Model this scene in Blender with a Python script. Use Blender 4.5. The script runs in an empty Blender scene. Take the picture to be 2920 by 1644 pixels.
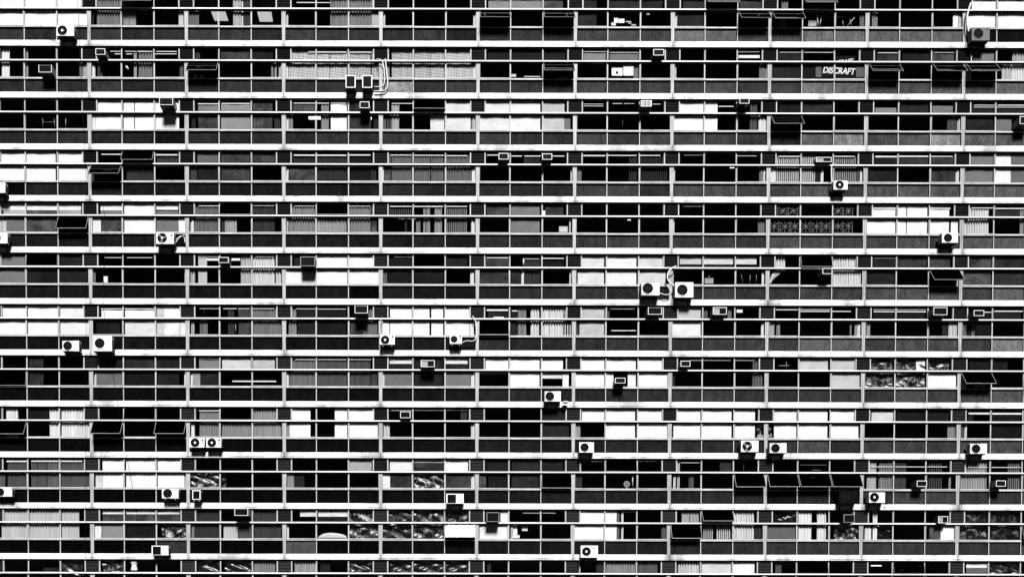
import bpy, bmesh, math, random
from mathutils import Vector, Matrix
random.seed(7)
scene = bpy.context.scene

# ------------------------------------------------------------------ camera, sky, sun, exposure
BAY, STOREY, ZTOP = 5.55, 2.91320, 48.0            # bay pitch, storey pitch, height of the topmost ledge in view (m)
CAM = Vector((19.9897, -42.6541, ZTOP - 35.2464))
YAW, PITCH, ROLL = 0.0002923, -0.0182995, 0.0021218
cd = bpy.data.cameras.new('camera'); cam = bpy.data.objects.new('camera', cd)
scene.collection.objects.link(cam); scene.camera = cam
fwd = Vector((math.sin(YAW)*math.cos(PITCH), math.cos(YAW)*math.cos(PITCH), math.sin(PITCH)))
rgt = Vector((math.cos(YAW), -math.sin(YAW), 0)); upv = rgt.cross(fwd)
rr = rgt*math.cos(ROLL) + upv*math.sin(ROLL); uu = -rgt*math.sin(ROLL) + upv*math.cos(ROLL)
cam.matrix_world = Matrix(((rr.x, uu.x, -fwd.x, CAM.x), (rr.y, uu.y, -fwd.y, CAM.y), (rr.z, uu.z, -fwd.z, CAM.z), (0, 0, 0, 1)))
cd.sensor_width = 36.0; cd.lens = 2100/2920*36.0; cd.shift_x = (1460-1250)/2920; cd.shift_y = (1830-822)/2920   # a rising-front view from low down
cd.clip_start = 0.5; cd.clip_end = 4000

SUN_EL, SUN_AZ = math.radians(50), math.radians(6)   # azimuth: swing of the sun off the facade's normal
w = bpy.data.worlds.new('World'); scene.world = w; w.use_nodes = True
nt = w.node_tree; nt.nodes.clear()
sky = nt.nodes.new('ShaderNodeTexSky'); sky.sky_type = 'NISHITA'; sky.sun_disc = False
sky.air_density = 0.06; sky.dust_density = 0.0; sky.sun_elevation = SUN_EL; sky.sun_rotation = math.pi + SUN_AZ
bw = nt.nodes.new('ShaderNodeRGBToBW'); bg = nt.nodes.new('ShaderNodeBackground'); bg.inputs['Strength'].default_value = 0.05
wo = nt.nodes.new('ShaderNodeOutputWorld')
nt.links.new(sky.outputs[0], bw.inputs[0]); nt.links.new(bw.outputs[0], bg.inputs['Color']); nt.links.new(bg.outputs[0], wo.inputs[0])
sl = bpy.data.lights.new('sun', 'SUN'); sun = bpy.data.objects.new('sun', sl); scene.collection.objects.link(sun)
sl.energy = 5.0; sl.angle = math.radians(14); sl.color = (1, 1, 1)
sdir = Vector((math.sin(SUN_AZ)*math.cos(SUN_EL), -math.cos(SUN_AZ)*math.cos(SUN_EL), math.sin(SUN_EL)))
sun.rotation_euler = (-sdir).to_track_quat('-Z', 'Y').to_euler()
vs = scene.view_settings; vs.view_transform = 'Standard'; vs.look = 'None'; vs.gamma = 1; vs.exposure = 0.9
scene.cycles.max_bounces = 6; scene.cycles.diffuse_bounces = 0; scene.cycles.glossy_bounces = 2
scene.cycles.transparent_max_bounces = 12; scene.cycles.use_denoising = True

# ------------------------------------------------------------------ materials
def nodes(name):
    m = bpy.data.materials.new(name); m.use_nodes = True
    t = m.node_tree; b = t.nodes['Principled BSDF']
    return m, t, b
def N(t, kind, **k):
    n = t.nodes.new(kind)
    for a, v in k.items(): setattr(n, a, v)
    return n
def grey(v): return (v, v, v, 1)
def ramp(t, src, stops):
    r = N(t, 'ShaderNodeValToRGB'); e = r.color_ramp.elements
    while len(e) < len(stops): e.new(0.5)
    for i, (p, v) in enumerate(stops): e[i].position = p; e[i].color = grey(v)
    t.links.new(src, r.inputs[0]); return r.outputs[0]
def noise(t, vec, scale, detail=4, rough=0.6, dist=0):
    n = N(t, 'ShaderNodeTexNoise'); n.inputs['Scale'].default_value = scale; n.inputs['Detail'].default_value = detail
    n.inputs['Roughness'].default_value = rough; n.inputs['Distortion'].default_value = dist
    t.links.new(vec, n.inputs['Vector']); return n.outputs[0]
def pos(t, sx=1, sy=1, sz=1):
    g = N(t, 'ShaderNodeNewGeometry'); m = N(t, 'ShaderNodeMapping'); m.inputs['Scale'].default_value = (sx, sy, sz)
    t.links.new(g.outputs['Position'], m.inputs['Vector']); return m.outputs[0]
def mul(t, a, b):
    m = N(t, 'ShaderNodeMix', data_type='RGBA', blend_type='MULTIPLY'); m.inputs[0].default_value = 1
    t.links.new(a, m.inputs[6]); t.links.new(b, m.inputs[7]); return m.outputs[2]
def objcol(t): return N(t, 'ShaderNodeObjectInfo').outputs['Color']
def setb(b, rough=0.6, spec=0.3, metal=0.0):
    b.inputs['Roughness'].default_value = rough; b.inputs['Specular IOR Level'].default_value = spec; b.inputs['Metallic'].default_value = metal
MAT = {}
def mk_white(name, base, lo):
    m, t, b = nodes(name); setb(b, 0.55, 0.25)
    a = ramp(t, noise(t, pos(t, 1.4, 1, 0.5), 1.1, 6, 0.65), [(0.34, lo), (0.62, 1)])
    s = ramp(t, noise(t, pos(t, 6, 3, 0.35), 1.6, 5, 0.7), [(0.28, 0.85), (0.48, 1)])
    mx = mul(t, a, s); c = N(t, 'ShaderNodeRGB'); c.outputs[0].default_value = grey(base)
    t.links.new(mul(t, mx, c.outputs[0]), b.inputs['Base Color']); MAT[name] = m
def mk_fascia():
    m, t, b = nodes('fascia_paint'); setb(b, 0.6, 0.2)
    a = ramp(t, noise(t, pos(t, .5, 1, 0.35), 0.8, 6, 0.7), [(0.36, 0.45), (0.50, 1)])
    s = ramp(t, noise(t, pos(t, 7, 3, 0.5), 1.4, 5, 0.75), [(0.28, 0.6), (0.42, 1)])
    tc = N(t, 'ShaderNodeTexCoord'); sp = N(t, 'ShaderNodeSeparateXYZ'); t.links.new(tc.outputs['Generated'], sp.inputs[0])
    ends = ramp(t, sp.outputs[0], [(0.0, 0.30), (0.022, 0.62), (0.06, 1), (0.94, 1), (0.985, 0.7), (1.0, 0.4)])   # run-off stains under the pilasters
    c = N(t, 'ShaderNodeRGB'); c.outputs[0].default_value = grey(0.82)
    t.links.new(mul(t, mul(t, mul(t, a, s), ends), c.outputs[0]), b.inputs['Base Color']); MAT['fascia_paint'] = m
mk_fascia()
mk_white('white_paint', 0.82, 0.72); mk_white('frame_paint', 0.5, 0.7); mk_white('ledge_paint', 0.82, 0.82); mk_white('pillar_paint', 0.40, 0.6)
def mk_plain(name, v, rough=0.6, spec=0.3, var=0.25, scale=6):
    m, t, b = nodes(name); setb(b, rough, spec)
    a = ramp(t, noise(t, pos(t), scale, 4), [(0.3, v*(1-var)), (0.7, v)])
    t.links.new(a, b.inputs['Base Color']); MAT[name] = m
mk_plain('black_metal', 0.004, 0.6, 0.03); mk_plain('dark_metal', 0.009, 0.6, 0.05); mk_plain('steel', 0.3, 0.4, 0.4)
mk_plain('appliance', 0.8, 0.45, 0.35, 0.12, 9); mk_plain('appliance_grey', 0.11, 0.5, 0.3, 0.15, 9); mk_plain('pipe', 0.78, 0.6, 0.2, 0.35, 8)
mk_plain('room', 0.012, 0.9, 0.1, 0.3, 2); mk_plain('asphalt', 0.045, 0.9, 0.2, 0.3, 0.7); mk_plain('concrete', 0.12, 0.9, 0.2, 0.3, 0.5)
def mk_obj(name, kind):
    m, t, b = nodes(name); c = objcol(t)
    if kind == 'panel':
        setb(b, 0.6, 0.0)
        a = ramp(t, noise(t, pos(t, 1.2, 1, 0.6), 1.7, 5, 0.7), [(0.28, 0.45), (0.72, 1.3)])
        s = ramp(t, noise(t, pos(t, 9, 3, 0.5), 2.0, 4, 0.7), [(0.3, 0.72), (0.6, 1)])
        g = ramp(t, noise(t, pos(t), 9, 5, 0.8), [(0.3, 0.5), (0.7, 1.4)])
        out = mul(t, mul(t, mul(t, a, s), g), c)
    elif kind == 'cloth':
        setb(b, 0.9, 0.1)
        s = ramp(t, noise(t, pos(t, 14, 0, 0.12), 1.3, 3, 0.6), [(0.34, 0.62), (0.6, 1.0)])
        out = mul(t, s, c)
    elif kind == 'dotted':
        setb(b, 0.9, 0.1)
        v = N(t, 'ShaderNodeTexChecker'); v.inputs['Scale'].default_value = 9; v.inputs[1].default_value = grey(1); v.inputs[2].default_value = grey(0.62)
        p = pos(t, 1, 0, 1); mp = N(t, 'ShaderNodeMapping'); mp.inputs['Rotation'].default_value = (0, math.radians(38), 0)
        t.links.new(p, mp.inputs['Vector']); t.links.new(mp.outputs[0], v.inputs['Vector'])
        s = ramp(t, noise(t, pos(t, 9, 0, 0.2), 1.3, 3, 0.6), [(0.34, 0.75), (0.6, 1.0)])
        out = mul(t, mul(t, v.outputs[0], s), c)
    elif kind == 'sheet':
        setb(b, 0.8, 0.15)
        s = ramp(t, noise(t, pos(t, 1, 0, 1.6), 1.5, 4, 0.6), [(0.3, 0.80), (0.6, 1.0)])
        out = mul(t, s, c)
    elif kind == 'murky':
        setb(b, 0.8, 0.1)
        s = ramp(t, noise(t, pos(t, .9, 0, 1.3), 1.1, 6, 0.65, .6), [(0.3, 0.12), (0.52, 0.8), (0.7, 1.5)])
        q = ramp(t, noise(t, pos(t, 8, 0, 0.3), 1.5, 4, 0.6), [(0.35, 0.6), (0.6, 1.0)])
        out = mul(t, mul(t, s, q), c)
    elif kind == 'film':
        setb(b, 0.3, 0.5)
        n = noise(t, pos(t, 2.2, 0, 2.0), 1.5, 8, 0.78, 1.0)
        s = ramp(t, n, [(0.44, 0.004), (0.53, 0.04), (0.57, 0.8), (0.60, 0.2), (0.63, 0.7), (0.69, 0.02)])  # reflections on the wrinkled plastic painted as black and white streaks
        out = mul(t, s, c)
    else:
        setb(b, 0.6, 0.2); out = c
    t.links.new(out, b.inputs['Base Color']); MAT[name] = m
for k in ('panel', 'cloth', 'dotted', 'sheet', 'murky', 'film', 'plain'): mk_obj(k, k)
def mk_glass(name, tr, ior=1.22):
    m, t, b = nodes(name); t.nodes.remove(b); o = t.nodes['Material Output']
    tp = N(t, 'ShaderNodeBsdfTransparent'); tp.inputs[0].default_value = grey(tr)
    gl = N(t, 'ShaderNodeBsdfGlossy'); gl.inputs['Roughness'].default_value = 0.02; gl.inputs['Color'].default_value = grey(0.9)
    nb = N(t, 'ShaderNodeBump'); nb.inputs['Strength'].default_value = 0.05; nb.inputs['Distance'].default_value = 0.05
    t.links.new(noise(t, pos(t), 0.9, 2), nb.inputs['Height']); t.links.new(nb.outputs[0], gl.inputs['Normal'])
    fr = N(t, 'ShaderNodeFresnel'); g = N(t, 'ShaderNodeNewGeometry'); q = N(t, 'ShaderNodeMath', operation='MULTIPLY_ADD')
    q.inputs[1].default_value = 1/ior - ior; q.inputs[2].default_value = ior      # the same reflection from both faces of the pane
    t.links.new(g.outputs['Backfacing'], q.inputs[0]); t.links.new(q.outputs[0], fr.inputs['IOR'])
    mx = N(t, 'ShaderNodeMixShader'); t.links.new(fr.outputs[0], mx.inputs[0]); t.links.new(tp.outputs[0], mx.inputs[1]); t.links.new(gl.outputs[0], mx.inputs[2])
    t.links.new(mx.outputs[0], o.inputs[0]); MAT[name] = m
mk_glass('glass', 0.92); mk_glass('tinted_glass', 0.06)
def mk_emit(name, s):
    m, t, b = nodes(name); b.inputs['Base Color'].default_value = grey(0.8)
    b.inputs['Emission Color'].default_value = grey(1); b.inputs['Emission Strength'].default_value = s; MAT[name] = m
mk_emit('tube_light', 1.6); mk_emit('dim_light', 0.35)

# ------------------------------------------------------------------ helpers
COL = scene.collection
def link(name, me, parent=None, loc=(0, 0, 0), rot=(0, 0, 0), color=None):
    o = bpy.data.objects.new(name, me); COL.objects.link(o); o.parent = parent
    o.location = loc; o.rotation_euler = rot
    if color is not None: o.color = grey(color)
    return o
def tag(o, label, cat, group=None):
    o['label'] = label; o['category'] = cat
    if group: o['group'] = group
    return o
def box_into(bm, x0, x1, y0, y1, z0, z1, mi=0):
    v = [bm.verts.new(p) for p in ((x0, y0, z0), (x1, y0, z0), (x1, y1, z0), (x0, y1, z0), (x0, y0, z1), (x1, y0, z1), (x1, y1, z1), (x0, y1, z1))]
    for f in ((0, 3, 2, 1), (4, 5, 6, 7), (0, 1, 5, 4), (1, 2, 6, 5), (2, 3, 7, 6), (3, 0, 4, 7)):
        bm.faces.new([v[i] for i in f]).material_index = mi
def mesh_of(bm, mat, smooth=False):
    bmesh.ops.recalc_face_normals(bm, faces=bm.faces)
    me = bpy.data.meshes.new('mesh'); bm.to_mesh(me); bm.free()
    for m in (mat if isinstance(mat, (list, tuple)) else (mat,)): me.materials.append(MAT[m])
    if smooth:
        for p in me.polygons: p.use_smooth = True
    return me
def boxes(mat, *bs, bevel=0):
    bm = bmesh.new()
    for b in bs: box_into(bm, *b)
    if bevel: bmesh.ops.bevel(bm, geom=bm.edges[:], offset=bevel, segments=2, affect='EDGES', profile=0.7)
    return mesh_of(bm, mat)
def disc_ring(bm, r0, r1, y, n=24, cx=0, cz=0):
    a = [(math.cos(2*math.pi*i/n), math.sin(2*math.pi*i/n)) for i in range(n)]
    if r0 > 0:
        i_ = [bm.verts.new((cx+c*r0, y, cz+s*r0)) for c, s in a]; o_ = [bm.verts.new((cx+c*r1, y, cz+s*r1)) for c, s in a]
        for i in range(n): bm.faces.new((i_[i], i_[(i+1) % n], o_[(i+1) % n], o_[i]))
    else:
        bm.faces.new([bm.verts.new((cx+c*r1, y, cz+s*r1)) for c, s in a])
def tube_mesh(pts, r, mat, n=8, close=True):
    """a swept round tube through smoothed points"""
    P = [Vector(p) for p in pts]
    for _ in range(2):
        if len(P) > 2:
            Q = [P[0]]
            for a, b in zip(P, P[1:]): Q += [a.lerp(b, .25), a.lerp(b, .75)]
            P = Q + [P[-1]]
    bm = bmesh.new(); rings = []
    for i, p in enumerate(P):
        d = (P[min(i+1, len(P)-1)] - P[max(i-1, 0)]).normalized()
        s = d.cross(Vector((0, 1, 0)));  s = s.normalized() if s.length > 1e-3 else Vector((1, 0, 0))
        t = d.cross(s).normalized()
        rings.append([bm.verts.new(p + (s*math.cos(2*math.pi*k/n) + t*math.sin(2*math.pi*k/n))*r) for k in range(n)])
    for a, b in zip(rings, rings[1:]):
        for k in range(n): bm.faces.new((a[k], a[(k+1) % n], b[(k+1) % n], b[k]))
    if close: bm.faces.new(rings[0]); bm.faces.new(rings[-1][::-1])
    return mesh_of(bm, mat, True)

# photo pixels -> facade: the bay lines and ledge lines read off the photograph
TOPX = [251.4, 530.9, 813.1, 1092.9, 1369.5, 1649.7, 1923.4, 2197.4, 2472.5, 2746.2]
BOTX = [254.9, 532.3, 809.6, 1084.8, 1358.5, 1633.8, 1906, 2180.3, 2451.7, 2723]
LEDGE_L = [25.5, 172.9, 320.3, 467.2, 613.7, 759.1, 905.6, 1051.8, 1198.1, 1343.3, 1488.7, 1634.1]
LEDGE_M = [24, 172.3, 320.3, 467.5, 614.6, 761, 907.3, 1053.9, 1198.7, 1343, 1488.1, 1633]
LEDGE_R = [25.5, 174.6, 322.9, 471.5, 618, 765.5, 910.5, 1057, 1202.4, 1346.2, 1489.9, 1633.8]
CX0, SC = (0, 730, 1460, 2180), 2555/740
CY0 = (0, 400, 810, 1224)
def facade_x(px, py):
    t = (py-52)/(1557-52); xs = [a+(b-a)*t for a, b in zip(TOPX, BOTX)]
    i = max(0, min(8, next((k for k in range(9) if px < xs[k+1]), 8)))
    return (i + (px-xs[i])/(xs[i+1]-xs[i]))*BAY
def facade_z(px, py):
    if px < 1090: f = (px-252)/838; a, b = LEDGE_L, LEDGE_M
    else: f = (px-1090)/1656; a, b = LEDGE_M, LEDGE_R
    ys = [p+(q-p)*f for p, q in zip(a, b)]
    i = max(0, min(10, next((k for k in range(11) if py < ys[k+1]), 10)))
    return ZTOP - (i + (py-ys[i])/(ys[i+1]-ys[i]))*STOREY
def at(c, cx, cr, cy, Y=0.0):
    """a point of crop column c, crop row cr, at depth Y off the facade"""
    px, py = CX0[c]+cx/SC, CY0[cr]+cy/SC
    p = Vector((facade_x(px, py), -.05, facade_z(px, py)))
    return p + (CAM-p)*((Y+.05)/(CAM.y+.05))
def zt(k): return ZTOP - (k-1)*STOREY
def lin(t):
    c = t/255; return c/12.92 if c < .04045 else ((c+.055)/1.055)**2.4
def alb(t): return min(0.86, max(0.003, lin(t)*(0.66 if t < 60 else 0.66+.3*min(1, (t-60)/50)))) if t < 215 else 0.5 + 0.38*(t-215)/40
ORD = 'zeroth first second third fourth fifth sixth seventh eighth ninth tenth eleventh twelfth thirteenth'.split()
# heights relative to a storey's ledge
Z_HEAD, Z_FT, Z_LB, Z_SILL, Z_PT, Z_PB = 0.793, 1.112, -0.905, -0.985, -1.024, -1.818
FACE = -0.09                                        # how far fascia and ledge stand out of the mullions' plane

# ------------------------------------------------------------------ ground
g = link('ground', boxes('asphalt', (-900, 950, -900, 900, -0.3, 0))); g['kind'] = 'structure'
g = link('pavement', boxes('concrete', (-60, 110, -9, -0.6, 0.001, 0.14))); g['kind'] = 'structure'

# ------------------------------------------------------------------ the building
tower = tag(link('office_building', None, None, (23.5, 0, 0)), 'tall office building with white concrete bands, dark panels and rows of windows', 'building')
tower.empty_display_size = 2
B0, B1 = 0, 12                                      # bays built (1 to 11 show)
XL, XR = (B0-2)*BAY, (B1-1)*BAY
def put(name, me, parent, loc, rot=(0, 0, 0), color=None):
    return link(name, me, parent, (loc[0]-23.5-parent_off[0], loc[1], loc[2]-parent_off[1]), rot, color)
parent_off = [0, 0]
PW = BAY/3; PIL = 0.088                              # pane pitch, half pilaster
mullw = 0.021
M_fascia = boxes('fascia_paint', (0.006, BAY-0.006, FACE, 0.09, Z_HEAD+.082, Z_FT), (0.002, BAY-0.002, FACE-.010, 0.088, Z_HEAD, Z_HEAD+.056), (0.01, BAY-0.01, FACE+.035, .086, Z_HEAD+.054, Z_HEAD+.084))
M_ledge = boxes('ledge_paint', (0.002, BAY-0.002, FACE-0.005, 0.045, -0.034, 0.030))
M_pil = boxes('pillar_paint', (-PIL, PIL, -0.012, 0.09, Z_PB, -0.036), (-PIL+.07, PIL-.07, -0.03, -0.011, Z_PB, -0.04))
M_mul_low = boxes('frame_paint', (-mullw, mullw, -0.008, 0.075, Z_PB, -0.036))
M_mul_up = boxes('frame_paint', (-mullw*.85, mullw*.85, -0.008, 0.075, 0.032, Z_HEAD-.002))
M_sill = boxes('frame_paint', (PIL+.002, BAY-PIL-.002, -0.042, 0.058, Z_PT, Z_SILL))
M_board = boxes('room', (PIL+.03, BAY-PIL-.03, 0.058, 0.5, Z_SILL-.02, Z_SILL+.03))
def panel_mesh(wd, ht):
    bm = bmesh.new(); e = .034
    box_into(bm, e, wd-e, .034, .066, e, ht-e)
    for q in ((0, wd, 0, e), (0, wd, ht-e, ht), (0, e, e, ht-e), (wd-e, wd, e, ht-e)): box_into(bm, q[0], q[1], .028, .064, q[2], q[3], 1)  # black rim painted in for the shade along the board's edges
    return mesh_of(bm, ('panel', 'black_metal'))
VH = 0.41                                           # half width of the louvred vent at each bay line
M_vent_post = boxes('frame_paint', (-.024, .024, -0.02, 0.06, 0.032, Z_HEAD-.002))
def louver():
    bm = bmesh.new(); n = 9; z0, z1 = 0.036, Z_HEAD-.006
    for i in range(n):
        z = z0 + (i+.5)*(z1-z0)/n
        v = [bm.verts.new(p) for p in ((-VH+.034, -0.012, z-.024), (VH-.034, -0.012, z-.024), (VH-.034, 0.05, z+.022), (-VH+.034, 0.05, z+.022),
                                       (-VH+.034, -0.012, z-.016), (VH-.034, -0.012, z-.016), (VH-.034, 0.05, z+.030), (-VH+.034, 0.05, z+.030))]
        for f in ((0, 3, 2, 1), (4, 5, 6, 7), (0, 1, 5, 4), (1, 2, 6, 5), (2, 3, 7, 6), (3, 0, 4, 7)): bm.faces.new([v[k] for k in f])
    box_into(bm, -VH+.034, VH-.034, 0.052, 0.07, z0, z1)
    return mesh_of(bm, 'plain')
M_louver = louver()
def frame_mesh(wd, ht, side, top, bot, y0, y1, mat='frame_paint'):
    """a sash hanging from its top edge: origin at the middle of the top"""
    a = wd/2
    return boxes(mat, (-a, -a+side, y0, y1, -ht, 0), (a-side, a, y0, y1, -ht, 0), (-a+side, a-side, y0, y1, -top, 0), (-a+side, a-side, y0, y1, -ht, -ht+bot))
def pane_mesh(wd, ht, mat): return boxes(mat, (-wd/2+.02, wd/2-.02, 0.0, 0.008, -ht+.03, -.02))
LT = -0.034
# lower windows: pane 1 and 3 are proud sashes, pane 2 is fixed; upper: pane 2 is the sash
LOWX = [(PIL, PW-mullw), (PW+mullw, 2*PW-mullw), (2*PW+mullw, BAY-PIL)]
UPX = [(VH+.032, PW-mullw), (PW+mullw, 2*PW-mullw), (2*PW+mullw, BAY-VH-.032)]
cache = {}
def cached(key, fn):
    if key not in cache: cache[key] = fn()
    return cache[key]
OPEN = {}                                            # (storey, bay, 'l'/'u', pane) -> degrees
for s in '''1 2 u 2 60;1 6 l 1 66;1 6 l 3 66;1 8 u 2 62;1 8 l 3 64;1 9 u 2 60;1 9 l 1 58;2 3 l 1 50;2 6 l 3 58;2 10 l 1 60;2 10 l 3 62;2 11 l 1 62
3 9 l 1 52;3 5 u 2 40;4 2 u 2 40;4 2 l 1 62;5 1 l 3 38;5 3 u 2 14;5 4 u 2 14;6 1 u 2 9;6 5 u 2 7;6 9 u 2 20;6 10 l 3 55;7 6 l 1 16;8 1 l 1 9;8 11 l 1 50;8 11 l 3 50
9 1 l 1 42;9 2 l 1 48;9 2 l 3 48;9 2 u 2 12;9 3 u 2 9;10 6 l 3 20;10 7 u 2 12;10 8 l 3 40;10 9 l 1 44;10 9 l 2 44;10 9 l 3 44;11 5 l 3 44;11 8 l 1 34;11 8 u 2 42;11 11 l 3 22
12 9 u 2 10;12 10 u 2 14'''.replace('\n', ';').split(';'):
    a = s.split(); v = float(a[4]); OPEN[(int(a[0]), int(a[1]), a[2], int(a[3]))] = 30 + (v-55)*.25 if v >= 50 else v*.55
# panels: grey of each board, its fading plus a sky-reflection gradient painted into the colour (sRGB grey read in the photo); rows by storey, columns by bay
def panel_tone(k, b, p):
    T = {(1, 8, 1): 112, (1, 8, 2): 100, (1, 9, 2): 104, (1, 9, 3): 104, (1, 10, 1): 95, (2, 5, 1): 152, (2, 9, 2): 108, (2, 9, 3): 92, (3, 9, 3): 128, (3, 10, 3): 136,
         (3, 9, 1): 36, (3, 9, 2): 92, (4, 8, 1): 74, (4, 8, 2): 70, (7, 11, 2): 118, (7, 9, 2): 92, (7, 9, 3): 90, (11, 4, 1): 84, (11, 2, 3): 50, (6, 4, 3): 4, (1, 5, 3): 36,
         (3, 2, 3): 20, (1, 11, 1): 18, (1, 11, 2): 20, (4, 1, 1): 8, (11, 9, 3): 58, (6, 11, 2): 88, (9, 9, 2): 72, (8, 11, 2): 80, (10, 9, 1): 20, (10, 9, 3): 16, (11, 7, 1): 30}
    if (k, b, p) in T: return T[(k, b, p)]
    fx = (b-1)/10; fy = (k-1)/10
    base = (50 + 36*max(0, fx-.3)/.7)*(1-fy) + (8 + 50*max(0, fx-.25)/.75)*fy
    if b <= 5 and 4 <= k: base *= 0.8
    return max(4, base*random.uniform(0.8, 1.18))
random.seed(11)
for k in range(1, 13):
    z = zt(k)
    parent_off[:] = [0, 0]
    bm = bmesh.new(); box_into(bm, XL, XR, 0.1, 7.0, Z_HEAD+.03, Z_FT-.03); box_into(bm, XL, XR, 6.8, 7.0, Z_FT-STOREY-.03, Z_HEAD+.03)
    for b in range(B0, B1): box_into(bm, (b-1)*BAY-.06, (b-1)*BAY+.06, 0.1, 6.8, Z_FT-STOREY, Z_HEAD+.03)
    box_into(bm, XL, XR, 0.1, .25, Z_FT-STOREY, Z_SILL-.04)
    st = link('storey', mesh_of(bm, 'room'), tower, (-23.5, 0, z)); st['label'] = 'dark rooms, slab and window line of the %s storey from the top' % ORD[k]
    def sub(name, me, x, y=0.0, dz=0.0, rx=0.0, color=None, scale=None):
        o = link(name, me, st, (x, y, dz), (rx, 0, 0), color)
        if scale: o.scale = scale
        return o
    for b in range(B0, B1):
        x = (b-2)*BAY
        sub('fascia_beam', M_fascia, x); sub('sun_ledge', M_ledge, x); sub('window_sill', M_sill, x); sub('inner_sill', M_board, x)
        sub('pilaster', M_pil, x)
        sub('louver_vent', M_louver, x, color=random.uniform(0.008, 0.028))
        sub('vent_post', M_vent_post, x-VH); sub('vent_post', M_vent_post, x+VH)
        for p in (1, 2): sub('mullion', M_mul_low, x+p*PW); sub('mullion', M_mul_up, x+p*PW)
        for p in (1, 2, 3):
            a, c = LOWX[p-1]
            a2, c2 = a + (.002 if p == 1 else .0), c - (.002 if p == 3 else 0)
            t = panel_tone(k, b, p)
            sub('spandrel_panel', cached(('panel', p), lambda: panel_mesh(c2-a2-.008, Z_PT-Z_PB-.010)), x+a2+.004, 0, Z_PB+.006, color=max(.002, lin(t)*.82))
            for kind, (a, c), top, bot in (('l', LOWX[p-1], LT, Z_SILL), ('u', UPX[p-1], Z_HEAD-.004, 0.033)):
                deg = OPEN.get((k, b, kind, p), 0)
                moving = (kind == 'l' and p != 2) or (kind == 'u' and p == 2) or deg
                gap = .008
                wd, ht = c-a-2*gap, top-bot-gap-(.028 if kind == 'l' and moving else 0)
                if kind == 'l': sd, bt, y0, y1 = (.020 if not deg else .014, .05 if not deg else .022, -.030, .010) if moving else (.006, .07, -.004, .03)
                else: sd, bt, y0, y1 = (.012, .018, -.022, .012) if moving else (.008, .012, .0, .03)
                key = (kind, p, bool(moving), bool(deg))
                fm = cached(('f',)+key, lambda: frame_mesh(wd, ht, sd, .03, bt, y0, y1, 'steel' if deg else 'frame_paint'))
                gm = cached(('g', bool(deg))+key, lambda: pane_mesh(wd, ht, 'tinted_glass' if deg else 'glass'))
                rx = -math.radians(deg)
                sub('window_sash' if moving else 'window_frame', fm, x+(a+c)/2, 0, top-gap/2, rx)
                sub('window_pane', gm, x+(a+c)/2, -.004 if moving else .012, top-gap/2, rx)

# the rest of the tower: the blank storeys under and over the ones in view
def blank(z0, z1):
    return link('blank_storeys', boxes('white_paint', (XL, XR, -.1, 7.0, z0, z1)), tower, (-23.5, 0, 0))
blank(0.05, zt(12)+Z_FT-STOREY-.004); blank(zt(1)+Z_FT+.004, zt(1)+Z_FT+2.2)

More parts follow.
